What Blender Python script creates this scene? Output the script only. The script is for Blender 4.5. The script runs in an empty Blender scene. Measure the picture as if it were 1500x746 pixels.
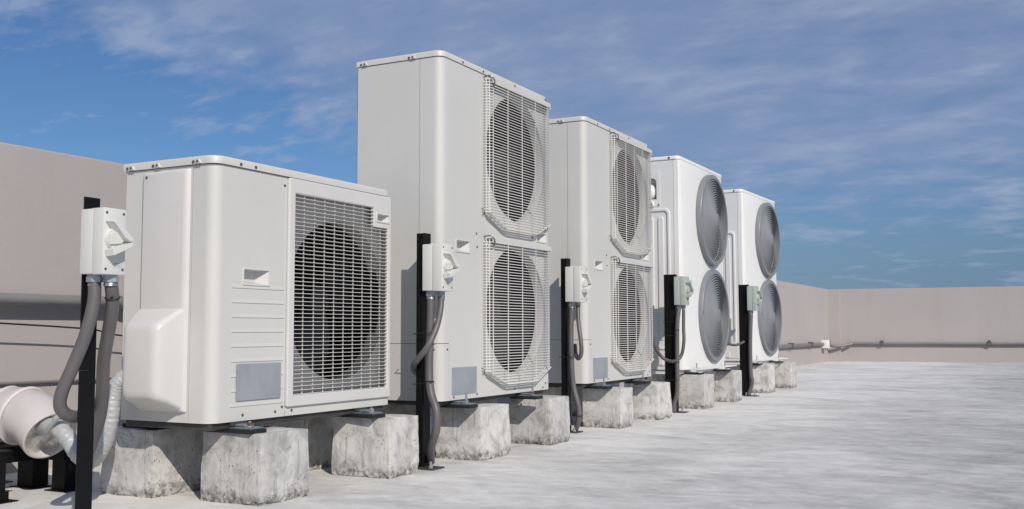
import bpy, bmesh, math, random
from mathutils import Vector, Matrix, noise
R = math.radians
scene = bpy.context.scene
COL = scene.collection
random.seed(7)

# ---------------------------------------------------------------- camera
cam_d = bpy.data.cameras.new('camera'); cam = bpy.data.objects.new('camera', cam_d); COL.objects.link(cam)
scene.camera = cam
PITCH, YAW, ROLL = R(4.2976), R(27.9756), R(-0.127)
cam_d.sensor_width = 36.0; cam_d.sensor_fit = 'HORIZONTAL'
cam_d.lens = 1499.97 / 1500 * 36.0
cam_d.clip_start = 0.05; cam_d.clip_end = 2000
fw = Vector((-math.sin(YAW)*math.cos(PITCH), math.cos(YAW)*math.cos(PITCH), math.sin(PITCH)))
rt = Vector((math.cos(YAW), math.sin(YAW), 0)); up = rt.cross(fw)
rt2 = rt*math.cos(ROLL) + up*math.sin(ROLL); up2 = -rt*math.sin(ROLL) + up*math.cos(ROLL)
M = Matrix((rt2, up2, -fw)).transposed().to_4x4(); M.translation = Vector((0, 0, 0.5027))
cam.matrix_world = M

# ---------------------------------------------------------------- world, sun, exposure
SUN_TO = Vector((0.65, -0.51, 0.565)).normalized()
sun_el = math.asin(SUN_TO.z); sun_az = math.atan2(SUN_TO.x, SUN_TO.y)
w = bpy.data.worlds.new('World'); scene.world = w; w.use_nodes = True
nt = w.node_tree; nt.nodes.clear()
def N(tree, t, **kw):
    n = tree.nodes.new(t)
    for k, v in kw.items():
        if k == 'inp':
            for a, b in v.items(): n.inputs[a].default_value = b
        else: setattr(n, k, v)
    return n
def math_n(tree, op, a, b=None, clamp=False):
    n = tree.nodes.new('ShaderNodeMath'); n.operation = op; n.use_clamp = clamp
    for i, v in enumerate((a, b)):
        if v is None: continue
        if isinstance(v, (int, float)): n.inputs[i].default_value = v
        else: tree.links.new(v, n.inputs[i])
    return n.outputs[0]
def ramp(tree, fac, stops):
    n = tree.nodes.new('ShaderNodeValToRGB')
    while len(n.color_ramp.elements) < len(stops): n.color_ramp.elements.new(0.5)
    for e, (p, c) in zip(n.color_ramp.elements, stops):
        e.position = p; e.color = (*c, 1) if not isinstance(c, (int, float)) else (c, c, c, 1)
    tree.links.new(fac, n.inputs[0]); return n.outputs[0]
def mixc(tree, fac, a, b, blend='MIX'):
    n = tree.nodes.new('ShaderNodeMix'); n.data_type = 'RGBA'; n.blend_type = blend
    for s, v in ((n.inputs[0], fac), (n.inputs[6], a), (n.inputs[7], b)):
        if isinstance(v, (int, float)): s.default_value = v
        elif isinstance(v, tuple): s.default_value = (*v, 1)
        else: tree.links.new(v, s)
    return n.outputs[2]
L = nt.links.new
sky = N(nt, 'ShaderNodeTexSky', sky_type='NISHITA', sun_disc=False, sun_elevation=sun_el, sun_rotation=sun_az,
        altitude=50, air_density=1.0, dust_density=0.6, ozone_density=3.0)
tc = N(nt, 'ShaderNodeTexCoord'); sep = N(nt, 'ShaderNodeSeparateXYZ'); L(tc.outputs['Generated'], sep.inputs[0])
zz = math_n(nt, 'MAXIMUM', sep.outputs[2], 0.0)
zc = math_n(nt, 'ADD', zz, 0.24)
cx = math_n(nt, 'DIVIDE', sep.outputs[0], zc); cy = math_n(nt, 'DIVIDE', sep.outputs[1], zc)
cmb = N(nt, 'ShaderNodeCombineXYZ'); L(cx, cmb.inputs[0]); L(cy, cmb.inputs[1])
mp = N(nt, 'ShaderNodeMapping'); L(cmb.outputs[0], mp.inputs[0]); mp.inputs['Rotation'].default_value = (0, 0, R(-25)); mp.inputs['Scale'].default_value = (0.75, 1.25, 1)
big = N(nt, 'ShaderNodeTexNoise', inp={'Scale': 0.55, 'Detail': 3.0, 'Roughness': 0.5, 'Distortion': 0.3}); L(mp.outputs[0], big.inputs['Vector'])
puff = N(nt, 'ShaderNodeTexNoise', inp={'Scale': 5.2, 'Detail': 7.0, 'Roughness': 0.55, 'Distortion': 0.35}); L(mp.outputs[0], puff.inputs['Vector'])
fine = N(nt, 'ShaderNodeTexNoise', inp={'Scale': 15.0, 'Detail': 5.0, 'Roughness': 0.6}); L(mp.outputs[0], fine.inputs['Vector'])
# the cloud sheet lies to the east (towards +X); the western sky is clear
az = math_n(nt, 'ARCTAN2', sep.outputs[0], sep.outputs[1])
el = math_n(nt, 'ARCSINE', sep.outputs[2])
edge_el = math_n(nt, 'MAXIMUM', math_n(nt, 'SUBTRACT', 0.252, math_n(nt, 'MULTIPLY', math_n(nt, 'ADD', az, 0.93), 0.29)), 0.075)
sheet = math_n(nt, 'MULTIPLY', math_n(nt, 'SUBTRACT', el, edge_el), 8.0)
sheet = math_n(nt, 'MAXIMUM', math_n(nt, 'MINIMUM', sheet, 0.78), -0.34)
cov = math_n(nt, 'ADD', sheet, math_n(nt, 'MULTIPLY', math_n(nt, 'SUBTRACT', big.outputs[0], 0.5), 0.8))
amp = math_n(nt, 'SUBTRACT', 1.0, math_n(nt, 'MULTIPLY', math_n(nt, 'MAXIMUM', sheet, 0.0), 0.75))
cov = math_n(nt, 'ADD', cov, math_n(nt, 'MULTIPLY', amp, math_n(nt, 'MULTIPLY', math_n(nt, 'SUBTRACT', puff.outputs[0], 0.5), 2.7)))
cov = math_n(nt, 'ADD', cov, math_n(nt, 'MULTIPLY', amp, math_n(nt, 'MULTIPLY', math_n(nt, 'SUBTRACT', fine.outputs[0], 0.5), 1.3)))
mask = ramp(nt, cov, [(0.0, 0.0), (0.30, 0.36), (0.70, 0.70), (1.1, 0.86)])
lf = math_n(nt, 'SUBTRACT', math_n(nt, 'ADD', math_n(nt, 'MULTIPLY', puff.outputs[0], 0.7), math_n(nt, 'MULTIPLY', fine.outputs[0], 0.3)), 0.5)
lum = ramp(nt, math_n(nt, 'ADD', 0.485, math_n(nt, 'MULTIPLY', math_n(nt, 'ADD', lf, 0.045), amp)),
           [(0.36, (2.75, 3.75, 6.0)), (0.50, (3.25, 4.2, 6.45)), (0.60, (4.6, 5.5, 7.6))])
SKYTINT = (0.56, 0.76, 1.0)
skyc = mixc(nt, 1.0, sky.outputs[0], SKYTINT, 'MULTIPLY')
low = math_n(nt, 'MULTIPLY', math_n(nt, 'SUBTRACT', 0.165, math_n(nt, 'ABSOLUTE', el)), 9.0, clamp=True)
skyc = mixc(nt, math_n(nt, 'MULTIPLY', math_n(nt, 'MULTIPLY', low, math_n(nt, 'ADD', 0.80, az, clamp=True)), 0.95), skyc, (1.85, 2.95, 4.75))
skyc = mixc(nt, mask, skyc, lum)
bg = N(nt, 'ShaderNodeBackground', inp={'Strength': 0.08}); L(skyc, bg.inputs[0])
wo = N(nt, 'ShaderNodeOutputWorld'); L(bg.outputs[0], wo.inputs[0])

sd = bpy.data.lights.new('sun', 'SUN'); sd.energy = 3.75; sd.angle = R(0.53); sd.color = (1.0, 0.925, 0.83)
so = bpy.data.objects.new('sun', sd); COL.objects.link(so); so.location = (20, -20, 20)
so.rotation_euler = (-SUN_TO).to_track_quat('-Z', 'Y').to_euler()
vs = scene.view_settings
vs.view_transform = 'Standard'; vs.look = 'None'; vs.gamma = 1; vs.use_curve_mapping = False; vs.exposure = -0.08

# ---------------------------------------------------------------- materials
MATS = {}
def new_mat(name):
    m = bpy.data.materials.new(name); m.use_nodes = True; t = m.node_tree
    b = t.nodes['Principled BSDF']; MATS[name] = m
    return m, t, b
def coords(t, scale=(1, 1, 1), kind='Object', rot=(0, 0, 0)):
    c = t.nodes.new('ShaderNodeTexCoord'); p = t.nodes.new('ShaderNodeMapping')
    p.inputs['Scale'].default_value = scale; p.inputs['Rotation'].default_value = rot
    t.links.new(c.outputs[kind], p.inputs[0]); return p.outputs[0]
def noise_n(t, vec, scale, detail=5, rough=0.55, dist=0.0):
    n = t.nodes.new('ShaderNodeTexNoise'); n.inputs['Scale'].default_value = scale; n.inputs['Detail'].default_value = detail
    n.inputs['Roughness'].default_value = rough; n.inputs['Distortion'].default_value = dist
    t.links.new(vec, n.inputs['Vector']); return n.outputs[0]
def bump_n(t, h, strength, dist):
    n = t.nodes.new('ShaderNodeBump'); n.inputs['Strength'].default_value = strength; n.inputs['Distance'].default_value = dist
    t.links.new(h, n.inputs['Height']); return n.outputs[0]
def simple(name, c, rough=0.5, metal=0.0, var=0.08, scale=6.0, bump=0.0, bscale=60, bdist=0.002, streak=0.0, spec=0.5):
    m, t, b = new_mat(name); v = coords(t)
    n = noise_n(t, v, scale, 6, 0.6)
    dark = tuple(x*(1-var*1.3) for x in c); lite = tuple(min(1, x*(1+var*0.6)) for x in c)
    col = ramp(t, n, [(0.3, dark), (0.62, lite)])
    if streak > 0:
        s = noise_n(t, coords(t, (34, 34, 1.6)), 1.0, 6, 0.65)
        s2 = noise_n(t, coords(t, (3, 3, 2)), 1.0, 3, 0.5)
        f = math_n(t, 'MULTIPLY', ramp(t, s, [(0.50, 0.0), (0.78, 1.0)]), ramp(t, s2, [(0.42, 0.0), (0.7, 1.0)]))
        col = mixc(t, math_n(t, 'MULTIPLY', f, streak), col, tuple(x*0.62 for x in c))
    t.links.new(col, b.inputs['Base Color'])
    rr = ramp(t, noise_n(t, v, scale*3, 4, 0.6), [(0.3, max(0, rough-0.06)), (0.7, min(1, rough+0.08))])
    t.links.new(rr, b.inputs['Roughness']); b.inputs['Metallic'].default_value = metal
    b.inputs['Specular IOR Level'].default_value = spec
    if bump > 0:
        t.links.new(bump_n(t, noise_n(t, v, bscale, 5, 0.6), bump, bdist), b.inputs['Normal'])
    return m
simple('ivory_paint', (0.595, 0.592, 0.565), 0.42, var=0.035, scale=2.2, bump=0.06, bscale=220, bdist=0.0006, streak=0.10)
simple('ivory_plastic', (0.62, 0.612, 0.59), 0.38, var=0.03, scale=3, streak=0.06)
simple('guard_wire', (0.70, 0.69, 0.665), 0.35, var=0.03)
simple('white_paint', (0.80, 0.80, 0.78), 0.38, var=0.03, scale=2.2, bump=0.05, bscale=200, bdist=0.0006, streak=0.08)
simple('pale_grey_paint', (0.73, 0.73, 0.715), 0.42, var=0.04, scale=2.2, streak=0.12)
simple('guard_grey', (0.215, 0.226, 0.243), 0.42, var=0.08)
simple('interior_dark', (0.008, 0.008, 0.008), 0.7, var=0.2)
simple('coil_dark', (0.035, 0.034, 0.034), 0.5, metal=0.4, var=0.2)
simple('fan_blade', (0.018, 0.018, 0.019), 0.38, var=0.2)
simple('fan_blade_grey', (0.05, 0.055, 0.06), 0.45, var=0.1)
simple('plate_blue_grey', (0.29, 0.315, 0.35), 0.45, var=0.10, scale=9, streak=0.25)
simple('black_paint', (0.005, 0.005, 0.0055), 0.5, var=0.35, scale=12, bump=0.15, bscale=90, bdist=0.0006, spec=0.22)
simple('rubber', (0.014, 0.014, 0.016), 0.6, var=0.2)
simple('zinc', (0.42, 0.45, 0.47), 0.38, metal=0.75, var=0.18, scale=30)
simple('steel_blue', (0.22, 0.27, 0.30), 0.42, metal=0.5, var=0.25, scale=25)
simple('screw_metal', (0.20, 0.19, 0.18), 0.4, metal=0.7, var=0.2)
simple('rust', (0.17, 0.055, 0.028), 0.8, var=0.4, scale=60, bump=0.4, bscale=200)
simple('conduit_grey', (0.115, 0.108, 0.110), 0.45, var=0.10, scale=8)
simple('pipe_grey', (0.19, 0.19, 0.195), 0.32, var=0.12, scale=5)
simple('wall_pipe', (0.20, 0.185, 0.185), 0.45, metal=0.1, var=0.15, scale=3)
simple('box_plastic', (0.66, 0.665, 0.635), 0.42, var=0.03, scale=8)
simple('box_green', (0.43, 0.485, 0.44), 0.45, var=0.05, scale=8)
simple('tie_black', (0.012, 0.012, 0.012), 0.5, var=0.1)
simple('pvc', (0.54, 0.505, 0.50), 0.5, var=0.07, scale=7, streak=0.15)
simple('strap_white', (0.66, 0.62, 0.62), 0.5, var=0.05)
simple('base_metal', (0.05, 0.048, 0.048), 0.5, var=0.25, scale=15)
simple('clamp_grey', (0.10, 0.098, 0.097), 0.6, var=0.1)
simple('white_box', (0.78, 0.77, 0.76), 0.5, var=0.03)
simple('ink', (0.20, 0.21, 0.21), 0.6, var=0.02)

def wrap_mat():
    m, t, b = new_mat('insulation_wrap'); v = coords(t, (1, 1, 1))
    b.inputs['Roughness'].default_value = 0.38; b.inputs['Metallic'].default_value = 0.15
    n = noise_n(t, v, 18, 5, 0.6, 1.2)
    t.links.new(ramp(t, n, [(0.3, (0.40, 0.41, 0.41)), (0.7, (0.50, 0.512, 0.508))]), b.inputs['Base Color'])
    r1 = noise_n(t, coords(t, (14, 14, 150)), 1.0, 3, 0.5, 0.8)
    r2 = noise_n(t, v, 70, 4, 0.6, 2.0)
    h = math_n(t, 'ADD', r1, math_n(t, 'MULTIPLY', r2, 0.5))
    t.links.new(bump_n(t, h, 0.5, 0.005), b.inputs['Normal'])
wrap_mat()
def foil_mat():
    m, t, b = new_mat('foil'); v = coords(t)
    b.inputs['Roughness'].default_value = 0.35; b.inputs['Metallic'].default_value = 0.8; b.inputs['Base Color'].default_value = (0.72, 0.69, 0.64, 1)
    vo = t.nodes.new('ShaderNodeTexVoronoi'); vo.inputs['Scale'].default_value = 24; t.links.new(v, vo.inputs['Vector'])
    t.links.new(bump_n(t, math_n(t, 'ADD', vo.outputs[0], noise_n(t, v, 60, 4)), 0.8, 0.005), b.inputs['Normal'])
foil_mat()
def block_mat():
    m, t, b = new_mat('cast_concrete'); v = coords(t)
    oi = t.nodes.new('ShaderNodeObjectInfo')
    add = t.nodes.new('ShaderNodeVectorMath'); add.operation = 'ADD'
    sc = t.nodes.new('ShaderNodeVectorMath'); sc.operation = 'SCALE'; sc.inputs[0].default_value = (17, 23, 31); t.links.new(oi.outputs['Random'], sc.inputs['Scale'])
    t.links.new(v, add.inputs[0]); t.links.new(sc.outputs[0], add.inputs[1]); v2 = add.outputs[0]
    n1 = noise_n(t, v2, 9, 6, 0.62, 0.4)
    col = ramp(t, n1, [(0.28, (0.43, 0.425, 0.415)), (0.50, (0.60, 0.595, 0.582)), (0.75, (0.72, 0.715, 0.70))])
    # dark damp stains
    n2 = noise_n(t, v2, 14, 7, 0.7, 0.8)
    col = mixc(t, ramp(t, n2, [(0.49, 0.0), (0.66, 0.75)]), col, (0.30, 0.296, 0.288))
    # vertical form marks
    mp = t.nodes.new('ShaderNodeMapping'); mp.inputs['Scale'].default_value = (70, 70, 7); t.links.new(v2, mp.inputs[0])
    n3 = noise_n(t, mp.outputs[0], 1.0, 5, 0.65)
    col = mixc(t, ramp(t, n3, [(0.57, 0.0), (0.70, 0.75)]), col, (0.26, 0.25, 0.24))
    # air holes
    mp2 = t.nodes.new('ShaderNodeMapping'); mp2.inputs['Scale'].default_value = (1, 1, 0.45); t.links.new(v2, mp2.inputs[0])
    vo = t.nodes.new('ShaderNodeTexVoronoi'); vo.inputs['Scale'].default_value = 125; t.links.new(mp2.outputs[0], vo.inputs['Vector'])
    sel = noise_n(t, v2, 22, 3)
    hole = math_n(t, 'MULTIPLY', ramp(t, vo.outputs['Distance'], [(0.10, 1.0), (0.24, 0.0)]), ramp(t, sel, [(0.54, 0.0), (0.60, 1.0)]))
    col = mixc(t, math_n(t, 'MULTIPLY', hole, 0.8), col, (0.09, 0.085, 0.08))
    # grime along the foot
    sep = t.nodes.new('ShaderNodeSeparateXYZ'); t.links.new(v, sep.inputs[0])
    zf = math_n(t, 'ADD', sep.outputs[2], math_n(t, 'MULTIPLY', noise_n(t, v2, 16, 6, 0.7), -0.115))
    gr = ramp(t, zf, [(0.0, 0.8), (0.001, 0.8), (0.02, 0.0)])
    zr = t.nodes.new('ShaderNodeMapRange'); zr.inputs['From Min'].default_value = -0.045; zr.inputs['From Max'].default_value = -0.012
    zr.inputs['To Min'].default_value = 0.85; zr.inputs['To Max'].default_value = 0.0; t.links.new(zf, zr.inputs['Value'])
    spk = ramp(t, noise_n(t, v2, 60, 5, 0.7), [(0.40, 0.0), (0.58, 1.0)])
    col = mixc(t, math_n(t, 'MULTIPLY', zr.outputs[0], spk), col, (0.10, 0.095, 0.09))
    tint = ramp(t, oi.outputs['Random'], [(0.0, (0.86, 0.86, 0.855)), (0.5, (0.97, 0.965, 0.95)), (1.0, (1.06, 1.06, 1.05))])
    col = mixc(t, 1.0, col, tint, 'MULTIPLY')
    t.links.new(col, b.inputs['Base Color']); b.inputs['Roughness'].default_value = 0.92; b.inputs['Specular IOR Level'].default_value = 0.25
    h = math_n(t, 'SUBTRACT', math_n(t, 'ADD', math_n(t, 'MULTIPLY', noise_n(t, v2, 120, 6, 0.7), 0.5), math_n(t, 'MULTIPLY', noise_n(t, v2, 25, 5), 1.0)), math_n(t, 'MULTIPLY', hole, 1.0))
    t.links.new(bump_n(t, h, 0.7, 0.005), b.inputs['Normal'])
block_mat()
def floor_mat():
    m, t, b = new_mat('roof_concrete')
    v = coords(t, (1, 1, 1)); vr = coords(t, (0.9, 1.35, 1), rot=(0, 0, R(-28)))
    n1 = noise_n(t, v, 0.5, 6, 0.6, 1.0)
    n2 = noise_n(t, vr, 1.5, 10, 0.70, 1.2)
    n3 = noise_n(t, coords(t, (2.6, 4.8, 1), rot=(0, 0, R(-30))), 1.1, 9, 0.72, 1.4)
    n6 = noise_n(t, coords(t, (1, 1.6, 1), rot=(0, 0, R(-28))), 7.0, 10, 0.76, 0.8)
    s = math_n(t, 'ADD', math_n(t, 'MULTIPLY', n1, 0.22), math_n(t, 'MULTIPLY', n2, 0.28))
    s = math_n(t, 'ADD', s, math_n(t, 'MULTIPLY', n3, 0.20)); s = math_n(t, 'ADD', s, math_n(t, 'MULTIPLY', n6, 0.30))
    # floor tone shifts along X: paler by the machines, greyer on the open roof
    sep = t.nodes.new('ShaderNodeSeparateXYZ'); t.links.new(v, sep.inputs[0])
    mr = t.nodes.new('ShaderNodeMapRange'); mr.inputs['From Min'].default_value = -1.8; mr.inputs['From Max'].default_value = 1.3
    mr.inputs['To Min'].default_value = 0.075; mr.inputs['To Max'].default_value = -0.125; t.links.new(sep.outputs[0], mr.inputs['Value'])
    s = math_n(t, 'ADD', s, mr.outputs[0])
    col = ramp(t, s, [(0.39, (0.31, 0.305, 0.292)), (0.45, (0.44, 0.433, 0.414)), (0.52, (0.58, 0.571, 0.547)), (0.61, (0.76, 0.748, 0.718))])
    # damp bluish patches
    n4 = noise_n(t, vr, 1.1, 9, 0.66, 1.4)
    col = mixc(t, ramp(t, n4, [(0.53, 0.0), (0.66, 0.55)]), col, (0.38, 0.38, 0.375))
    # pale lime streaks left by the trowel
    n5 = noise_n(t, coords(t, (3.0, 7.0, 1), rot=(0, 0, R(-24))), 1.0, 10, 0.74, 1.2)
    col = mixc(t, ramp(t, n5, [(0.55, 0.0), (0.67, 0.42)]), col, (0.70, 0.69, 0.67))
    n7 = noise_n(t, coords(t, (3, 3, 1)), 1.0, 9, 0.75, 2.2)
    col = mixc(t, ramp(t, n7, [(0.57, 0.0), (0.60, 0.45), (0.63, 0.0)]), col, (0.64, 0.63, 0.615))
    grit = noise_n(t, v, 260, 3, 0.6)
    col = mixc(t, ramp(t, grit, [(0.60, 0.0), (0.75, 0.35)]), col, (0.19, 0.187, 0.18))
    t.links.new(col, b.inputs['Base Color'])
    t.links.new(ramp(t, n2, [(0.3, 0.85), (0.7, 0.98)]), b.inputs['Roughness']); b.inputs['Specular IOR Level'].default_value = 0.08
    h = math_n(t, 'ADD', math_n(t, 'MULTIPLY', noise_n(t, v, 90, 6, 0.65), 0.3), math_n(t, 'ADD', n3, math_n(t, 'MULTIPLY', n6, 0.6)))
    t.links.new(bump_n(t, h, 0.4, 0.006), b.inputs['Normal'])
floor_mat()
def wall_mat(name='render_beige', c=(0.412, 0.381, 0.372)):
    m, t, b = new_mat(name); v = coords(t)
    n1 = noise_n(t, v, 0.8, 6, 0.6)
    col = ramp(t, n1, [(0.3, tuple(x*0.95 for x in c)), (0.7, tuple(x*1.04 for x in c))])
    n2 = noise_n(t, coords(t, (5, 5, 0.5)), 1.0, 6, 0.65)
    col = mixc(t, ramp(t, n2, [(0.5, 0.0), (0.8, 0.35)]), col, tuple(x*0.86 for x in c))
    n3 = noise_n(t, v, 30, 5, 0.7)
    col = mixc(t, ramp(t, n3, [(0.66, 0.0), (0.78, 0.15)]), col, tuple(x*0.75 for x in c))
    t.links.new(col, b.inputs['Base Color']); b.inputs['Roughness'].default_value = 0.85; b.inputs['Specular IOR Level'].default_value = 0.25
    t.links.new(bump_n(t, math_n(t, 'ADD', noise_n(t, v, 150, 4), math_n(t, 'MULTIPLY', noise_n(t, v, 6, 4), 2.0)), 0.25, 0.003), b.inputs['Normal'])
wall_mat()

# ---------------------------------------------------------------- mesh helpers
class MB:
    def __init__(s): s.bm = bmesh.new()
    def box(s, x0, x1, y0, y1, z0, z1, bev=0.0, seg=2, mat=None):
        r = bmesh.ops.create_cube(s.bm, size=1.0)
        vs = r['verts']
        for v in vs:
            v.co = Vector((x0+(v.co.x+.5)*(x1-x0), y0+(v.co.y+.5)*(y1-y0), z0+(v.co.z+.5)*(z1-z0)))
            if mat: v.co = mat @ v.co
        if bev > 0:
            es = list({e for v in vs for e in v.link_edges})
            bmesh.ops.bevel(s.bm, geom=es, offset=bev, segments=seg, profile=0.6, affect='EDGES')
        return s
    def cyl(s, p0, p1, r0, r1=None, n=20, caps=True):
        p0, p1 = Vector(p0), Vector(p1); r1 = r0 if r1 is None else r1
        q = (p1-p0).to_track_quat('Z', 'Y'); a, b = [], []
        for i in range(n):
            d = q @ Vector((math.cos(2*math.pi*i/n), math.sin(2*math.pi*i/n), 0))
            a.append(s.bm.verts.new(p0+d*r0)); b.append(s.bm.verts.new(p1+d*r1))
        for i in range(n):
            j = (i+1) % n; s.bm.faces.new((a[i], a[j], b[j], b[i]))
        if caps: s.bm.faces.new(list(reversed(a))); s.bm.faces.new(b)
        return s
    def tube(s, pts, r, n=10, caps=True, closed=False, rad=None):
        pts = [Vector(p) for p in pts]; m = len(pts); rings = []
        nrm = None
        for i, p in enumerate(pts):
            if closed: t = pts[(i+1) % m]-pts[i-1]
            else: t = pts[min(i+1, m-1)]-pts[max(i-1, 0)]
            t.normalize()
            if nrm is None:
                nrm = t.orthogonal().normalized()
            nrm = (nrm-t*nrm.dot(t)).normalized(); bn = t.cross(nrm)
            rr = rad[i] if rad else r
            rings.append([s.bm.verts.new(p+(nrm*math.cos(2*math.pi*k/n)+bn*math.sin(2*math.pi*k/n))*rr) for k in range(n)])
        for i in range(m if closed else m-1):
            a, b = rings[i], rings[(i+1) % m]
            for k in range(n):
                l = (k+1) % n; s.bm.faces.new((a[k], a[l], b[l], b[k]))
        if caps and not closed: s.bm.faces.new(list(reversed(rings[0]))); s.bm.faces.new(rings[-1])
        return s
    def lathe(s, prof, origin, axis, n=64, closed=False):
        o = Vector(origin); ax = Vector(axis).normalized(); q = ax.to_track_quat('Z', 'Y'); rings = []
        for (r, h) in prof:
            rings.append([s.bm.verts.new(o+ax*h+q @ Vector((math.cos(2*math.pi*k/n)*r, math.sin(2*math.pi*k/n)*r, 0))) for k in range(n)])
        idx = list(range(len(prof)-1))+([len(prof)-1] if closed else [])
        for i in idx:
            a, b = rings[i], rings[(i+1) % len(prof)]
            for k in range(n):
                l = (k+1) % n; s.bm.faces.new((a[k], a[l], b[l], b[k]))
        return s
    def prism(s, poly, f0, f1):                      # poly: list of 2-tuples, f0/f1 map them to the two end faces
        a = [s.bm.verts.new(f0(*p)) for p in poly]; b = [s.bm.verts.new(f1(*p)) for p in poly]; n = len(poly)
        for i in range(n):
            j = (i+1) % n; s.bm.faces.new((a[i], a[j], b[j], b[i]))
        s.bm.faces.new(list(reversed(a))); s.bm.faces.new(b); return s
    def sheet(s, path, z0, z1, th=0.0015):           # a bent sheet standing upright, thickness on its left-hand side
        P = [Vector(p) for p in path]; off = []
        for i in range(len(P)):
            d = (P[min(i+1, len(P)-1)]-P[max(i-1, 0)]).normalized(); off.append(P[i]+Vector((-d.y, d.x))*th)
        for i in range(len(P)-1):
            q = [P[i], P[i+1], off[i+1], off[i]]
        vs = []
        for z in (z0, z1): vs.append([[s.bm.verts.new((p.x, p.y, z)) for p in P], [s.bm.verts.new((p.x, p.y, z)) for p in off]])
        (o0, i0), (o1, i1) = vs; n = len(P)
        for i in range(n-1):
            s.bm.faces.new((o0[i], o0[i+1], o1[i+1], o1[i])); s.bm.faces.new((i0[i+1], i0[i], i1[i], i1[i+1]))
            s.bm.faces.new((o0[i+1], o0[i], i0[i], i0[i+1])); s.bm.faces.new((o1[i], o1[i+1], i1[i+1], i1[i]))
        s.bm.faces.new((o0[0], o1[0], i1[0], i0[0])); s.bm.faces.new((o0[-1], i0[-1], i1[-1], o1[-1]))
        return s
    def loft(s, rings, caps=True):
        rr = [[s.bm.verts.new(p) for p in r] for r in rings]; n = len(rr[0])
        for a, b in zip(rr, rr[1:]):
            for k in range(n):
                l = (k+1) % n; s.bm.faces.new((a[k], a[l], b[l], b[k]))
        if caps: s.bm.faces.new(list(reversed(rr[0]))); s.bm.faces.new(rr[-1])
        return s
    def add_mesh(s, me, mat=None):
        k = len(s.bm.verts); s.bm.from_mesh(me); s.bm.verts.ensure_lookup_table()
        if mat:
            for v in s.bm.verts[k:]: v.co = mat @ v.co
        return s
    def build(s, name, mat, parent=None, smooth=35, loc=None):
        bmesh.ops.recalc_face_normals(s.bm, faces=s.bm.faces[:])
        me = bpy.data.meshes.new(name); s.bm.to_mesh(me); s.bm.free()
        me.materials.append(MATS[mat])
        if smooth:
            me.shade_smooth(); me.set_sharp_from_angle(angle=R(smooth))
        o = bpy.data.objects.new(name, me); COL.objects.link(o)
        if parent: o.parent = parent
        if loc: o.location = loc
        return o
def tag(o, label=None, cat=None, group=None, kind=None):
    if label: o['label'] = label
    if cat: o['category'] = cat
    if group: o['group'] = group
    if kind: o['kind'] = kind
    return o
def empty(name, loc, rz=0.0):
    o = bpy.data.objects.new(name, None); COL.objects.link(o); o.location = loc; o.rotation_euler = (0, 0, rz)
    o.empty_display_size = 0.1; return o
def copy_tree(o, parent=None):
    c = o.copy(); COL.objects.link(c); c.parent = parent
    for ch in [k for k in ALLOBJ() if k.parent == o]: copy_tree(ch, c)
    return c
def ALLOBJ(): return list(bpy.data.objects)
def plate_mesh(outer, holes, th, bev=0.0):
    """flat plate in UV plane with holes, thickness along W, made from a filled 2D curve"""
    cu = bpy.data.curves.new('plate', 'CURVE'); cu.dimensions = '2D'; cu.fill_mode = 'BOTH'
    cu.extrude = max(1e-5, th/2-bev); cu.bevel_depth = bev; cu.bevel_resolution = 2; cu.offset = -bev
    for poly in [outer]+holes:
        sp = cu.splines.new('POLY'); sp.points.add(len(poly)-1); sp.use_cyclic_u = True
        for p, q in zip(sp.points, poly): p.co = (q[0], q[1], 0, 1)
    o = bpy.data.objects.new('plate', cu); me = bpy.data.meshes.new_from_object(o)
    bpy.data.objects.remove(o); bpy.data.curves.remove(cu)
    return me
FRONT = lambda x: Matrix(((0, 0, 1, x), (1, 0, 0, 0), (0, 1, 0, 0), (0, 0, 0, 1)))       # (u,v,w) -> (x+w, u, v)
SIDE = lambda y: Matrix(((1, 0, 0, 0), (0, 0, -1, y), (0, 1, 0, 0), (0, 0, 0, 1)))       # (u,v,w) -> (u, y-w, v)
TOP = lambda z: Matrix(((1, 0, 0, 0), (0, 1, 0, 0), (0, 0, 1, z), (0, 0, 0, 1)))
def circ(cx, cy, r, n=72): return [(cx+r*math.cos(2*math.pi*i/n), cy+r*math.sin(2*math.pi*i/n)) for i in range(n)]
def rrect(u0, v0, u1, v1, r=0.0, n=5):
    if r <= 0: return [(u0, v0), (u1, v0), (u1, v1), (u0, v1)]
    out = []
    for cx, cy, a in ((u1-r, v0+r, -90), (u1-r, v1-r, 0), (u0+r, v1-r, 90), (u0+r, v0+r, 180)):
        for i in range(n+1):
            t = R(a+90*i/n); out.append((cx+r*math.cos(t), cy+r*math.sin(t)))
    return out
def bez(pts, k=8):
    """Catmull-Rom through pts"""
    P = [Vector(p) for p in pts]; out = []
    for i in range(len(P)-1):
        p0 = P[i-1] if i else P[0]*2-P[1]; p1, p2 = P[i], P[i+1]; p3 = P[i+2] if i+2 < len(P) else P[-1]*2-P[-2]
        for j in range(k):
            t = j/k
            out.append(0.5*((2*p1)+(p2-p0)*t+(2*p0-5*p1+4*p2-p3)*t*t+(3*p1-p0-3*p2+p3)*t**3))
    out.append(P[-1]); return out

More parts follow.
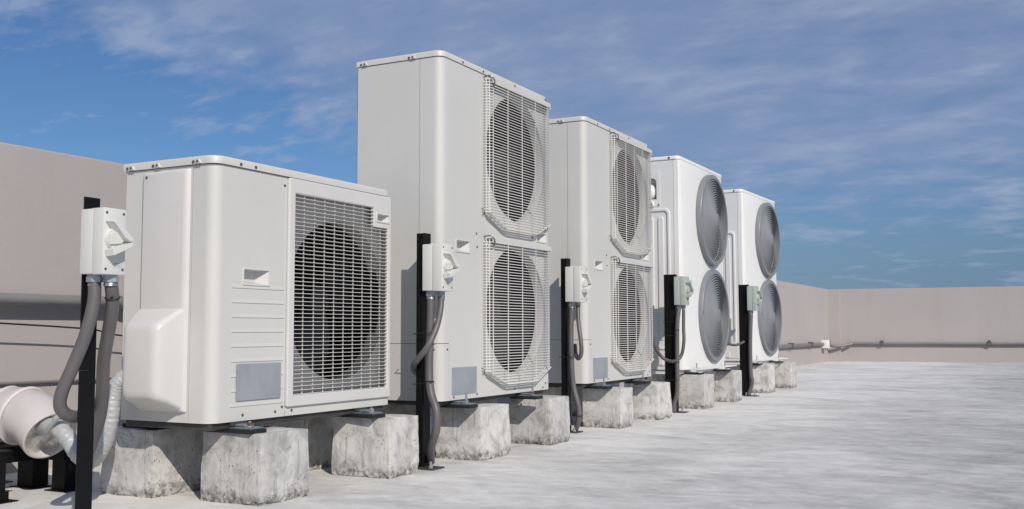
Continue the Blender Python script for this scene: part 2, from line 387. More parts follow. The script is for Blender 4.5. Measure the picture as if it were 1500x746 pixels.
# ---------------------------------------------------------------- setting
m = MB(); m.box(-70, 90, -60, 100, -0.3, 0.0)
tag(m.build('roof_floor', 'roof_concrete', smooth=0), kind='structure')
WX = -3.337; WH = 1.188; YC = 17.45; RB = 0.0987
m = MB(); m.box(WX-0.2, WX, -9, YC+0.4, -0.05, WH, 0.006, 2)
wall_left = tag(m.build('parapet_wall', 'render_beige', smooth=0), 'long beige rendered parapet wall running behind the row of condensers', 'wall')
root = empty('parapet_wall', (WX, YC, 0), RB)
tag(root, 'beige rendered parapet wall closing the far end of the roof', 'wall')
m = MB(); m.box(0.02, 34, 0.0, 0.2, -0.05, WH-0.003, 0.006, 2); m.build('wall_panel', 'render_beige', root, smooth=0)
m = MB(); m.box(-0.03, 0.187, -0.09, 0.15, -0.05, WH-0.008, 0.006, 2); m.build('corner_pier', 'render_beige', root, smooth=0)

# ---------------------------------------------------------------- condenser parts
def screw_mesh():
    m = MB(); m.cyl((0, 0, 0), (0, 0, 0.0022), 0.0048, 0.0040, 12); m.box(-0.0034, 0.0034, -0.0005, 0.0005, 0.0022, 0.0026)
    bmesh.ops.recalc_face_normals(m.bm, faces=m.bm.faces[:]); me = bpy.data.meshes.new('screw'); m.bm.to_mesh(me); m.bm.free()
    me.materials.append(MATS['screw_metal']); return me
SCREW = screw_mesh()
def screw(parent, p, n, s=1.0):
    o = bpy.data.objects.new('screw', SCREW); COL.objects.link(o); o.parent = parent; o.location = p; o.scale = (s, s, s)
    o.rotation_euler = Vector(n).to_track_quat('Z', 'Y').to_euler(); return o
def lid(root, d, wd, h, mat, r=0.035, th=0.024, over=0.004, screws_f=(), tabs=()):
    x0, x1, y0, y1 = -d-over, over, -over, wd+over
    pts = [(x0, y0)]
    for i in range(9):
        t = R(-90+90*i/8); pts.append((x1-r+r*math.cos(t), y0+r+r*math.sin(t)))
    for i in range(9):
        t = R(90*i/8); pts.append((x1-r+r*math.cos(t), y1-r+r*math.sin(t)))
    pts.append((x0, y1))
    m = MB()
    def inset(p, k): 
        c = Vector(((x0+x1)/2, (y0+y1)/2)); hx, hy = (x1-x0)/2, (y1-y0)/2
        return Vector((c.x+(p[0]-c.x)*(hx-k)/hx, c.y+(p[1]-c.y)*(hy-k)/hy))
    rings = []
    for k, z in ((0, h-th), (0, h-0.006), (0.0012, h-0.0025), (0.0035, h-0.0006), (0.006, h)):
        rings.append([Vector((*inset(p, k), z)) for p in pts])
    m.loft(rings); o = m.build('lid', mat, root, smooth=50)
    for yy in screws_f: screw(o, (over, yy, h-th+0.008), (1, 0, 0), 1.1)
    for xx in tabs:
        b = MB()
        b.prism([(-0.013, 0.0), (0.013, 0.0), (0.004, 0.014), (-0.004, 0.014)], lambda u, v: Vector((xx+u, -over, h-th+0.001+v)), lambda u, v: Vector((xx+u*0.9, -over-0.005, h-th+0.001+v*0.9)))
        t = b.build('bracket', mat, o, smooth=0)
        screw(o, (xx, -over-0.005, h-th+0.007), (0, -1, 0), 0.9); 
        screw(o, (xx-0.020, -over, h-th+0.007), (0, -1, 0), 1.1)
    return o
def recess(root, u0, v0, u1, v1, x=0.0, mat='ivory_plastic', depth=0.029):
    """finger recess: raised rim and a pocket with sloping right and bottom walls"""
    m = MB()
    m.add_mesh(plate_mesh(rrect(u0-0.006, v0-0.006, u1+0.006, v1+0.006, 0.006), [rrect(u0, v0, u1, v1, 0.003)], 0.004, 0.001), FRONT(x+0.0012))
    a = [(x, u0, v0), (x, u1, v0), (x, u1, v1), (x, u0, v1)]
    b = [(x-depth, u0+0.002, v0+0.24*(v1-v0)), (x-depth, u0+0.74*(u1-u0), v0+0.24*(v1-v0)), (x-depth, u0+0.74*(u1-u0), v1-0.002), (x-depth, u0+0.002, v1-0.002)]
    A = [m.bm.verts.new(p) for p in a]; B = [m.bm.verts.new(p) for p in b]
    for i in range(4):
        j = (i+1) % 4; m.bm.faces.new((A[i], A[j], B[j], B[i]))
    m.bm.faces.new(B)
    return m.build('handle_recess', mat, root, smooth=20)
def fan(root, y, z, x, R_, mat='fan_blade', nb=3, twist0=20):
    m = MB(); m.lathe([(0.001, 0.05), (0.05, 0.045), (0.062, 0.02), (0.065, -0.04), (0.001, -0.04)], (x, y, z), (1, 0, 0), 32)
    hub_o = None
    b = MB()
    for k in range(nb):
        a0 = R(twist0+360*k/nb); rows = []
        for i in range(7):
            r = 0.055+(R_-0.012-0.055)*i/6; row = []
            wdt = R(78-18*(i/6)); sweep = R(-26)*(i/6)**1.3
            for j in range(9):
                s = j/8-0.5; a = a0+sweep+wdt*s; tw = (0.075-0.028*(i/6))*s+0.012*math.cos(s*math.pi)
                row.append(Vector((x+tw, y+math.cos(a)*r, z+math.sin(a)*r)))
            rows.append(row)
        V = [[b.bm.verts.new(p) for p in row] for row in rows]; W = [[b.bm.verts.new(p+Vector((-0.003, 0, 0))) for p in row] for row in rows]
        for i in range(6):
            for j in range(8):
                b.bm.faces.new((V[i][j], V[i+1][j], V[i+1][j+1], V[i][j+1])); b.bm.faces.new((W[i][j], W[i][j+1], W[i+1][j+1], W[i+1][j]))
        for j in range(8): b.bm.faces.new((V[6][j], V[6][j+1], W[6][j+1], W[6][j])); b.bm.faces.new((V[0][j+1], V[0][j], W[0][j], W[0][j+1]))
        for i in range(6): b.bm.faces.new((V[i][0], W[i][0], W[i+1][0], V[i+1][0])); b.bm.faces.new((V[i][8], V[i+1][8], W[i+1][8], W[i][8]))
    f = b.build('fan', mat, root); m.build('hub', mat, f); return f
def bellmouth(root, y, z, x, R_, mat='ivory_plastic', deep=0.075):
    m = MB(); prof = [(R_+0.012, 0.0), (R_+0.004, -0.003), (R_, -0.011), (R_-0.003, -0.03), (R_-0.003, -deep), (R_+0.0005, -deep), (R_+0.0005, -0.03), (R_+0.010, -0.006)]
    m.lathe(prof, (x, y, z), (1, 0, 0), 72, closed=True); return m.build('bellmouth', mat, root)
def chamber(root, d, wd, h, ysplit, x=0.0, y_in=0.004):
    """sheet metal inner frame: solid service bay on the left, open dark fan bay with coil on the right"""
    m = MB(); e = 0.004
    m.box(-d+e, x-e-0.028, y_in, ysplit, 0.004, h-0.03)
    m.box(-d+e, -d+0.03, ysplit, wd-e, 0.004, h-0.03)
    m.box(-d+0.03, x-e-0.04, wd-e-0.02, wd-e, 0.004, h-0.03)
    m.box(-d+0.03, x-e-0.04, ysplit, wd-e-0.02, 0.004, 0.02)
    m.box(-d+0.03, x-e-0.04, ysplit, wd-e-0.02, h-0.05, h-0.03)
    return m.build('inner_frame', 'interior_dark', root, smooth=0)
def feet(root, spots, z0, mat_plate='steel_blue', tall=0.03, big=1.0):
    for (x, y, rusty) in spots:
        m = MB(); mt = Matrix.Translation((x, y, 0)) @ Matrix.Rotation(R(random.uniform(-6, 6)), 4, 'Z')
        m.box(-0.10*big, 0.035*big, -0.035, 0.035, -z0, -z0+0.013, 0.003, 2, mt); f = m.build('mounting_foot', 'rubber', root)
        p = MB(); p.box(-0.085, 0.030*big, -0.028, 0.028, -z0+0.013, -z0+0.018, 0.001, 1, mt); p.box(-0.07, 0.0, -0.018, 0.018, -z0+0.018, -z0+0.026, 0.002, 1, mt); p.build('steel_plate', mat_plate, f)
        b = MB(); b.cyl(mt @ Vector((0.0, 0.0, -z0+0.018)), mt @ Vector((0, 0, -z0+0.018+tall)), 0.0045, n=12)
        b.cyl(mt @ Vector((0, 0, -z0+0.0185)), mt @ Vector((0, 0, -z0+0.022)), 0.013, n=16); b.build('bolt', 'zinc', f)
        n = MB(); n.cyl(mt @ Vector((0, 0, -z0+0.0225)), mt @ Vector((0, 0, -z0+0.031)), 0.0095, n=6); n.build('nut', 'rust' if rusty else 'zinc', f)
GROUP_U = 'condensing units in a row on concrete blocks'
def arc_corner(r=0.035, n=8):
    return [(-r+r*math.cos(R(-90+90*i/n)), r+r*math.sin(R(-90+90*i/n))) for i in range(n+1)]

# ---- unit with one fan
def make_single(loc, rz, d=0.3658, wd=0.889, h=0.784):
    root = empty('air_conditioner', loc, rz); e = 0.0
    tag(root, 'low ivory air conditioner with a single fan and slatted grille, nearest of the row', 'air conditioner', GROUP_U)
    chamber(root, d, wd, h, 0.318, x=0.0)
    H1 = h-0.026
    m = MB(); m.sheet([(-d, 0.0), (-0.0875, 0.0)], 0.0, H1); m.sheet([(-d, wd), (-d, 0.0)], 0.0, H1); m.build('side_panel', 'ivory_paint', root)
    m = MB(); m.sheet([(-0.0855, 0.0)]+arc_corner()+[(0.0, 0.0405)], 0.0, H1); m.build('corner_panel', 'ivory_paint', root)
    # front panel with stamped ribs and an opening for the finger recess
    m = MB(); hu0, hu1, hv0, hv1 = 0.127, 0.237, 0.411, 0.453
    m.add_mesh(plate_mesh(rrect(0.0405, 0.0, 0.3205, H1), [rrect(hu0, hv0, hu1, hv1)], 0.0015), FRONT(-0.00075))
    for k in range(9):
        z = 0.043+0.0441*k
        m.prism([(0, 0.0), (0.0022, 0.0003), (0.0022, 0.0006), (0.0003, 0.010), (0, 0.0103)], lambda u, v: Vector((u, 0.079, z+v)), lambda u, v: Vector((u, 0.311, z+v)))
    fp = m.build('front_panel', 'ivory_paint', root, smooth=20)
    recess(root, hu0, hv0, hu1, hv1)
    for yy, zz in ((0.132, 0.017), (0.277, 0.017), (0.308, 0.03), (0.308, 0.73)): screw(fp, (0, yy, zz), (1, 0, 0), 1.0)
    m = MB(); m.add_mesh(plate_mesh(rrect(0.100, 0.060, 0.297, 0.169, 0.003), [], 0.0014), FRONT(0.0040)); pl_ = m.build('rating_plate', 'plate_blue_grey', root)
    # raised grille frame with the stepped opening
    step = [(0.352, 0.064), (0.870, 0.064), (0.870, 0.640), (0.783, 0.640), (0.783, 0.711), (0.352, 0.711)]
    hr = (0.800, 0.664, 0.872, 0.688)
    m = MB(); m.add_mesh(plate_mesh(rrect(0.3225, 0.028, wd+0.001, H1, 0.006), [list(reversed(step)), rrect(*hr)], 0.016, 0.0035), FRONT(0.0015))
    gf = m.build('grille_frame', 'ivory_plastic', root, smooth=40)
    recess(root, *hr, x=0.0092, depth=0.022)
    m = MB(); m.sheet([(0.0, 0.3225), (0.0, wd-0.004), (-0.004, wd), (-d, wd)], 0.0, H1-0.002, 0.0015)
    m.bm.verts.ensure_lookup_table()
    m.bm.free(); m = MB()
    m.add_mesh(plate_mesh(rrect(0.3225, 0.0, wd, 0.0270), [], 0.0015), FRONT(-0.00075)); m.box(-d, 0.0, wd-0.0015, wd, 0.0, H1)
    bp = m.build('lower_panel', 'ivory_paint', root, smooth=0); screw(bp, (0, 0.355, 0.016), (1, 0, 0))
    # slats and bars
    m = MB(); nz = 50
    for k in range(nz+1):
        z = 0.066+k*(0.711-0.066)/nz; y1 = 0.8705 if z < 0.639 else 0.7835
        m.prism([(-0.0100, 0.0), (0.0066, 0.0007), (0.0076, 0.0002), (0.0076, -0.0010), (-0.0100, -0.0010)], lambda u, v: Vector((u, 0.3515, z+v)), lambda u, v: Vector((u, y1, z+v)))
    yb = 0.352
    for k in range(1, 10):
        y = 0.352+0.0535*k
        m.box(-0.0030, 0.0010, y-0.0008, y+0.0008, 0.063, 0.712 if y < 0.783 else 0.641)
    m.build('grille', 'ivory_plastic', root, smooth=0)
    # shroud and fan
    cy_, cz_, r = 0.622, 0.372, 0.272
    m = MB(); m.add_mesh(plate_mesh(rrect(0.322, 0.004, wd-0.004, H1-0.004), [circ(cy_, cz_, r)], 0.002), FRONT(-0.024))
    m.box(-0.0225, -0.004, wd-0.010, wd-0.006, 0.01, H1-0.01); m.box(-0.0225, -0.004, 0.3275, 0.3315, 0.01, H1-0.01)
    m.build('fan_shroud', 'ivory_plastic', root, smooth=30)
    bellmouth(root, cy_, cz_, -0.0235, r, deep=0.05); fan(root, cy_, cz_, -0.15, r, twist0=35)
    # embossed access panel and the pipe cover on the near side
    m = MB(); m.loft([[Vector((x, y, z)) for x, z in rrect(x0, z0, x1, z1, rr, 5)] for y, x0, z0, x1, z1, rr in
        ((-0.001, -0.281, 0.030, -0.093, 0.750, 0.004), (-0.006, -0.2808, 0.031, -0.0955, 0.749, 0.006), (-0.0125, -0.279, 0.034, -0.102, 0.746, 0.008), (-0.015, -0.274, 0.040, -0.112, 0.740, 0.010))])
    ap = m.build('access_panel', 'ivory_plastic', root, smooth=60); screw(ap, (-0.262, -0.015, 0.732), (0, -1, 0))
    m = MB(); R5 = []
    for y, x0, z0, x1, z1, rr in ((-0.010, -0.290, 0.036, -0.100, 0.336, 0.012), (-0.030, -0.281, 0.045, -0.101, 0.327, 0.014), (-0.060, -0.268, 0.057, -0.103, 0.311, 0.017),
                              (-0.085, -0.256, 0.065, -0.106, 0.297, 0.020), (-0.097, -0.250, 0.071, -0.111, 0.290, 0.022), (-0.104, -0.242, 0.080, -0.120, 0.281, 0.024), (-0.107, -0.230, 0.092, -0.132, 0.268, 0.022)):
        R5.append([Vector((x, y, z)) for x, z in rrect(x0, z0, x1, z1, rr, 6)])
    m.loft(R5); m.build('pipe_cover', 'ivory_plastic', root, smooth=70)
    lid(root, d, wd, h, 'ivory_paint', over=0.0065, screws_f=(0.10, 0.165), tabs=(-0.335, -0.225, -0.060))
    m = MB(); m.box(-d+0.01, -0.012, 0.012, wd-0.012, -0.020, -0.001, 0.002, 1); m.box(-d-0.01, 0.004, 0.085, 0.150, -0.013, -0.0015, 0.001, 1); m.box(-d-0.01, 0.004, wd-0.19, wd-0.125, -0.013, -0.0015, 0.001, 1)
    m.build('base_rail', 'base_metal', root, smooth=0)
    feet(root, [(0.045, 0.115, True), (0.045, 0.725, False), (-d+0.02, 0.115, False), (-d+0.02, 0.725, False)], 0.033, tall=0.016)
    return root

# ---- wire fan guard, used twice on each tall unit
def wire_guard(root, y0, y1, zt, zb, hooks=True, cham=0.155, ch_h=0.055, xf=0.034):
    m = MB(); r = 0.0017; n = int((zt-0.012-zb)/0.0121)
    def span(z):
        t = max(0.0, min(1.0, (zb+ch_h-z)/ch_h)); return y0+cham*t, y1-(cham*0.9)*t
    for k in range(n+1):
        z = zb+(zt-0.020-zb)*k/n; a, b = span(z)
        m.tube([(0.0015, a, z), (0.014, a+0.003, z), (xf-0.008, a+0.010, z), (xf, a+0.022, z), (xf, b-0.022, z), (xf-0.008, b-0.010, z), (0.014, b-0.003, z), (0.0015, b, z)], r, 6, True)
    for y in (y0+0.036, y0+0.170, y0+0.305, y0+0.438, y0+0.566):
        t = max(0.0, (y0+cham-y)/cham, (y-(y1-cham*0.9))/(cham*0.9)) if (y < y0+cham or y > y1-cham*0.9) else 0
        zz = zb+ch_h*t
        m.tube([(0.002, y, zz-0.002), (xf-0.006, y, zz), (xf-0.0035, y, zz+0.012), (xf-0.0035, y, zt-0.01)], 0.0026, 6)
    for y, x in ((y0+0.006, 0.014), (y0+0.012, 0.026), (y1-0.006, 0.014), (y1-0.012, 0.026)):
        m.tube([(x, y, zb+ch_h*0.95), (x, y, zt-0.008)], 0.0022, 6)
    # bottom frame wire following the cut corners
    for x, o in ((0.004, 0.004), (0.018, 0.0), (xf-0.004, -0.001)):
        m.tube([(x, y0+0.002, zb+ch_h+0.004), (x, y0+cham, zb-o), (x, y1-cham*0.9, zb-o), (x, y1-0.002, zb+ch_h+0.004)], 0.0024, 6)
    g = m.build('fan_guard', 'guard_wire', root, smooth=60)
    b = MB(); b.box(xf-0.005, xf+0.001, y0+0.030, y1-0.002, zt-0.019, zt+0.001, 0.001, 1); b.box(0.001, xf-0.002, y0+0.030, y1-0.002, zt-0.003, zt, 0.0008, 1)
    b.box(0.001, xf, y1-0.006, y1+0.001, zt-0.028, zt-0.001, 0.001, 1)
    b.build('top_flange', 'ivory_paint', g, smooth=0)
    for hy in (y0+0.018,):
        h = MB(); h.tube(bez([(0.002, hy-0.010, zt+0.004), (0.03, hy-0.012, zt+0.006), (0.044, hy-0.004, zt-0.004), (0.046, hy+0.004, zt-0.022), (0.038, hy+0.010, zt-0.034), (0.030, hy+0.012, zt-0.020)]), 0.0032, 8)
        h.build('hook', 'screw_metal', g)
    for (sy, sz) in ((y0-0.008, zb+ch_h+0.006), (y1+0.001, zb+ch_h-0.010)):
        h = MB(); h.tube(bez([(0.001, sy, sz+0.012), (0.012, sy-0.003, sz+0.006), (0.013, sy, sz-0.010), (0.003, sy+0.004, sz-0.014)], 5), 0.0022, 6); h.build('hook', 'screw_metal', g)
    return g
# ---- tall unit with two square wire guards
def make_double(loc, rz, d=0.405, wd=0.960, h=1.385):
    root = empty('air_conditioner', loc, rz); H1 = h-0.026
    chamber(root, d, wd, h, 0.305)
    m = MB(); m.sheet([(-d, 0.0), (-0.102, 0.0)], 0.2245, H1); m.sheet([(-d, wd), (-d, 0.0)], 0.0, H1); m.build('side_panel', 'ivory_paint', root)
    m = MB(); m.sheet([(-0.100, 0.0)]+arc_corner()+[(0.0, 0.0655)], 0.2245, H1); m.build('corner_panel', 'ivory_paint', root)
    m = MB(); m.sheet([(-d, 0.0), (-0.102, 0.0)]+arc_corner()+[(0.0, 0.0640)], 0.0, 0.2225); lc = m.build('lower_cover', 'ivory_paint', root)
    screw(lc, (0.0, 0.050, 0.2), (1, 0, 0)); screw(lc, (-0.03+0.0, 0.0, 0.2), (0, -1, 0), 0.8)
    m = MB(); hu = (0.117, 0.594, 0.221, 0.636); h2 = (0.846, 0.688, 0.938, 0.726); cy_ = 0.640
    m.add_mesh(plate_mesh(rrect(0.0655, 0.0, wd, H1), [rrect(*hu), rrect(*h2), circ(cy_, 0.362, 0.279), circ(cy_, 1.036, 0.279)], 0.0015), FRONT(-0.00075)); m.box(-d, -0.0005, wd-0.0015, wd, 0.0, H1)
    fp = m.build('front_panel', 'ivory_paint', root, smooth=20)
    recess(root, *hu); recess(root, *h2, depth=0.029)
    for yy, zz in ((0.10, 0.012), (0.285, 0.014), (0.62, 0.020), (0.90, 0.012), (0.93, 0.03), (0.28, 0.675), (0.80, 0.70), (0.285, 0.62)): screw(fp, (0, yy, zz), (1, 0, 0), 1.05)
    m = MB(); m.add_mesh(plate_mesh(rrect(0.085, 0.020, 0.280, 0.128, 0.003), [], 0.0014), FRONT(0.0012)); m.build('rating_plate', 'plate_blue_grey', root)
    for cz in (0.362, 1.036):
        bellmouth(root, cy_, cz, -0.0005, 0.279, deep=0.045); fan(root, cy_, cz, -0.15, 0.27, twist0=15 if cz > 0.7 else 65)
    wire_guard(root, 0.334, 0.930, 1.345, 0.712); wire_guard(root, 0.334, 0.930, 0.664, 0.046)
    lid(root, d, wd, h, 'ivory_paint', screws_f=(0.16, 0.33, 0.62, 0.93), tabs=(-d+0.04, -0.130))
    m = MB(); m.box(-d+0.01, -0.02, 0.012, wd-0.012, -0.018, -0.001, 0.002, 1); m.build('base_rail', 'base_metal', root, smooth=0)
    feet(root, [(0.040, 0.130, False), (0.040, 0.715, True), (-d+0.02, 0.13, False), (-d+0.02, 0.72, False)], 0.030, tall=0.040)
    return root
# ---- tall white unit with two round guards
def make_round(loc, rz, d=0.3605, wd=0.968, h=1.392):
    root = empty('air_conditioner', loc, rz); H1 = h-0.022
    chamber(root, d, wd, h, 0.28, y_in=0.066)
    # side with an opening for the pipe recess
    arch = [(-0.31, 1.112), (-0.152, 1.112)]+[(-0.182+0.030*math.cos(R(a)), 1.222+0.030*math.sin(R(a))) for a in range(0, 91, 15)]+[(-0.31, 1.252)]
    m = MB(); m.add_mesh(plate_mesh([(-d, 0.0), (-0.0375, 0.0), (-0.0375, H1), (-d, H1)], [list(reversed(arch))], 0.0015), SIDE(0.00075)); m.sheet([(-d, wd), (-d, 0.0)], 0.0, H1)
    m.box(-d, -0.03, wd-0.0015, wd, 0.0, H1)
    sp = m.build('side_panel', 'pale_grey_paint', root, smooth=30)
    m = MB(); m.box(-0.315, -0.148, 0.001, 0.060, 1.108, 1.256); m.bm.faces.ensure_lookup_table()
    for f in list(m.bm.faces):
        if f.calc_center_median().y < 0.002: m.bm.faces.remove(f)
    m.build('pipe_recess', 'pale_grey_paint', root, smooth=0)
    m = MB(); m.loft([[Vector((x, y, z)) for x, z in rrect(x0, z0, x1, z1, rr, 5)] for y, x0, z0, x1, z1, rr in ((0.055, -0.29, 1.112, -0.160, 1.222, 0.04), (0.0, -0.285, 1.114, -0.166, 1.212, 0.045), (-0.015, -0.27, 1.118, -0.18, 1.200, 0.04))])
    m.build('valve_cover', 'white_paint', sp, smooth=60)
    m = MB(); m.add_mesh(plate_mesh(rrect(-0.345, 1.064, -0.128, 1.300, 0.008), [list(reversed(arch))], 0.003, 0.001), SIDE(-0.002)); cv = m.build('service_cover', 'pale_grey_paint', root, smooth=30)
    screw(cv, (-0.138, -0.004, 1.075), (0, -1, 0), 1.2)
    m = MB(); m.tube(bez([(-0.25, -0.004, 1.098), (-0.20, -0.014, 1.098), (-0.178, -0.015, 1.092), (-0.172, -0.014, 1.07), (-0.18, -0.008, 1.02+0.046)]), 0.008, 8); m.build('grab_handle', 'white_paint', cv)
    # stamped border and bars
    m = MB(); m.add_mesh(plate_mesh(rrect(-0.335, 0.13, -0.062, 1.050, 0.035, 7), [list(reversed(rrect(-0.318, 0.145, -0.081, 1.030, 0.022, 7)))], 0.010, 0.004), SIDE(-0.003))
    for x0 in (-0.300, -0.215, -0.145): m.add_mesh(plate_mesh(rrect(x0, 0.19, x0+0.040, 0.995, 0.018, 6), [], 0.009, 0.004), SIDE(-0.002))
    m.build('stamped_rib', 'pale_grey_paint', sp, smooth=60)
    m = MB(); m.box(-d+0.02, -0.045, -0.004, 0.0, 0.02, 0.11, 0.002, 1)
    m.box(-0.30, -0.12, -0.010, -0.004, 0.030, 0.075, 0.002, 1); m.build('lower_cover', 'pale_grey_paint', root, smooth=0)
    # tapered front shell
    def sec(z):
        t = 1-z/H1; xf = 0.004+0.016*t; c = 0.026+0.040*t
        return [(-0.0355, 0.0), (-0.006, 0.0005), (xf-0.012, 0.006), (xf-0.002, c*0.8), (xf, c), (xf, wd-c), (xf-0.002, wd-c*0.8), (xf-0.012, wd-0.006), (-0.006, wd-0.0005), (-0.0355, wd),
                (-0.0355, wd-0.004), (-0.012, wd-0.008), (xf-0.014, wd-c), (xf-0.014, c), (-0.012, 0.008), (-0.0355, 0.004)]
    m = MB(); m.loft([[Vector((x, y, z)) for x, y in sec(z)] for z in [H1*i/6 for i in range(7)]])
    cy_ = 0.640; cs = (0.356, 1.024)
    hu = (0.118, 0.546, 0.196, 0.580)
    shell = m.build('front_panel', 'white_paint', root, smooth=0)
    cuts = []
    for cz in cs:
        c = MB(); c.cyl((-0.1, cy_, cz), (0.1, cy_, cz), 0.294, n=72); cuts.append(c.build('cut', 'white_paint', None, smooth=0))
    c = MB(); c.box(-0.1, 0.1, hu[0], hu[2], hu[1], hu[3]); cuts.append(c.build('cut', 'white_paint', None, smooth=0))
    shell.parent = None
    for c in cuts:
        mod = shell.modifiers.new('b', 'BOOLEAN'); mod.operation = 'DIFFERENCE'; mod.solver = 'EXACT'; mod.object = c
    dg = bpy.context.evaluated_depsgraph_get(); dg.update()
    me = bpy.data.meshes.new_from_object(shell.evaluated_get(dg)); me.name = 'front_panel'
    shell.modifiers.clear(); shell.data = me; me.shade_smooth(); me.set_sharp_from_angle(angle=R(25)); shell.parent = root
    for c in cuts: bpy.data.objects.remove(c)
    recess(root, *hu, x=0.011, mat='pale_grey_paint', depth=0.029)
    for cz in cs:
        bellmouth(root, cy_, cz, 0.0, 0.295, mat='interior_dark', deep=0.08); fan(root, cy_, cz, -0.10, 0.29, 'fan_blade_grey', twist0=10 if cz > 0.7 else 50)
        g = MB(); R_ = 0.321
        g.lathe([(R_-0.004, 0.004), (R_, 0.010), (R_, 0.040), (R_-0.004, 0.046), (R_-0.030, 0.049), (R_-0.034, 0.044), (R_-0.034, 0.012)], (0, cy_, cz), (1, 0, 0), 96)
        dome = lambda r: 0.044+0.020*(1-(r/R_)**2)
        k = 0; r = 0.062
        while r < R_-0.040:
            xx = dome(r); g.lathe([(r, xx-0.004), (r+0.0060, xx-0.005), (r+0.0060, xx-0.003), (r, xx+0.002)], (0, cy_, cz), (1, 0, 0), 72, closed=True); r += 0.0165
        for k in range(64):
            a = 2*math.pi*k/64; pts = []
            for i in range(6):
                rr = 0.045+(R_-0.028-0.045)*i/5; aa = a+0.35*(i/5); pts.append((dome(rr)-0.005, cy_+math.cos(aa)*rr, cz+math.sin(aa)*rr))
            g.tube(pts, 0.0016, 4)
        go = g.build('fan_guard', 'guard_grey', root, smooth=40)
        hb = MB(); hb.lathe([(0.0005, dome(0)+0.003), (0.040, dome(0)+0.001), (0.048, dome(0)-0.004), (0.048, dome(0)-0.010), (0.0005, dome(0)-0.010)], (0, cy_, cz), (1, 0, 0), 40); hb.build('badge_disc', 'guard_grey', go)
        screw(go, (0.048, cy_-R_+0.013, cz+0.02), (1, 0, 0), 1.2)
    lid(root, d, wd, h, 'white_paint', r=0.03, th=0.022, over=0.006, screws_f=(), tabs=())
    lo = [o for o in bpy.data.objects if o.parent == root and o.name.startswith('lid')][0]
    screw(lo, (-0.062, -0.006, h-0.012), (0, -1, 0), 1.6)
    m = MB(); m.box(0.022, 0.026, 0.10, wd-0.06, -0.004, 0.010, 0.001, 1); m.box(-0.03, 0.026, 0.10, wd-0.06, -0.006, -0.003, 0.001, 1); m.box(-d+0.01, -0.02, 0.012, wd-0.012, -0.030, -0.002, 0.002, 1)
    m.box(0.020, 0.095, 0.10, 0.104, -0.003, 0.008); m.box(0.020, 0.095, wd-0.09, wd-0.086, -0.003, 0.008)
    m.box(0.092, 0.095, 0.07, wd-0.02, -0.003, 0.006, 0.001, 1)
    m.build('base_rail', 'pale_grey_paint', root, smooth=0)
    feet(root, [(0.055, 0.145, False), (0.055, 0.785, False), (-d+0.02, 0.15, False), (-d+0.02, 0.78, False)], 0.034, mat_plate='white_paint', tall=0.055)
    return root

u1 = make_single((-2.1602, 2.2158, 0.2384), 0.0024)
u2 = make_double((-2.0824, 3.3369, 0.2366), 0.0045)
tag(u2, 'tallest looking ivory air conditioner with two square wire guards, beside the single fan unit', 'air conditioner', GROUP_U)
u3 = copy_tree(u2); u3.location = (-2.1287, 4.8165, 0.2359); u3.rotation_euler.z = 0.0082
u2.scale = (0.9856, 0.9856, 0.9856)
tag(u3, 'ivory air conditioner with two square wire guards, in the middle of the row', 'air conditioner', GROUP_U)
u4 = make_round((-2.142, 6.3468, 0.2541), -0.0009)
tag(u4, 'white air conditioner with two round grey fan guards, partly hidden behind the middle unit', 'air conditioner', GROUP_U)
u5 = copy_tree(u4); u5.location = (-2.2246, 8.165, 0.2620); u5.rotation_euler.z = -0.035
tag(u5, 'white air conditioner with two round grey fan guards, farthest at the end of the row', 'air conditioner', GROUP_U)

# ---------------------------------------------------------------- concrete blocks
def block(x, y, wd, d, h, label, seed, rz=0.0, taper=0.03, chip=1.0):
    m = MB(); bmesh.ops.create_cube(m.bm, size=1.0)
    bmesh.ops.subdivide_edges(m.bm, edges=m.bm.edges[:], cuts=19, use_grid_fill=True)
    off = Vector((seed*3.7, seed*1.3, seed*5.1))
    for v in m.bm.verts:
        c = v.co.copy()*2                                    # -1..1
        a = sorted((abs(c.x), abs(c.y), abs(c.z)), reverse=True)
        p = Vector((c.x*d/2, c.y*wd/2, (c.z+1)*h/2))
        edge = max(0.0, (a[1]-0.92)/0.08)                    # 1 on an edge
        k = 1.0+taper*(0.5-(c.z+1)/2)
        p.x *= k; p.y *= k
        n1 = noise.noise(p*14+off); n2 = noise.noise(p*45+off*2)
        inw = edge*(0.0010+0.0028*max(0, n1)+0.004*max(0, n2-0.12))*chip
        foot = max(0.0, 1-(c.z+1)/2/0.12)
        inw += foot*max(0.0, noise.noise(p*26+off*1.7)+0.08)*0.018*chip
        dirv = Vector((p.x if abs(c.x) > 0.95 else 0, p.y if abs(c.y) > 0.95 else 0, 0))
        if abs(c.x) > 0.95: p.x -= math.copysign(inw, c.x)
        if abs(c.y) > 0.95: p.y -= math.copysign(inw, c.y)
        if c.z > 0.95: p.z -= inw*0.8
        p += Vector((noise.noise(p*9+off), noise.noise(p*9+off+Vector((5, 5, 5))), noise.noise(p*9+off+Vector((9, 1, 3)))))*0.0028
        if c.z < -0.95: p.z = max(-0.002, 0.012*noise.noise(p*17+off*2.3)-0.001) if a[1] > 0.9 else -0.002
        v.co = p
    o = m.build('concrete_block', 'cast_concrete', None, smooth=25)
    o.location = (x-d/2, y+wd/2, 0); o.rotation_euler.z = rz
    return tag(o, label, 'block', 'concrete blocks carrying the air conditioners')
block(-2.4380, 2.2640, 0.215, 0.225, 0.205, 'stained concrete block under the left rear of the single fan unit, ragged foot', 1)
block(-2.0514, 2.3046, 0.2227, 0.2304, 0.206, 'large sunlit concrete block nearest the camera, under the left front of the single fan unit', 2, 0.005)
block(-2.0390, 2.9330, 0.1920, 0.2420, 0.2045, 'concrete block with dark mould patches under the right front of the single fan unit', 3, 0.011)
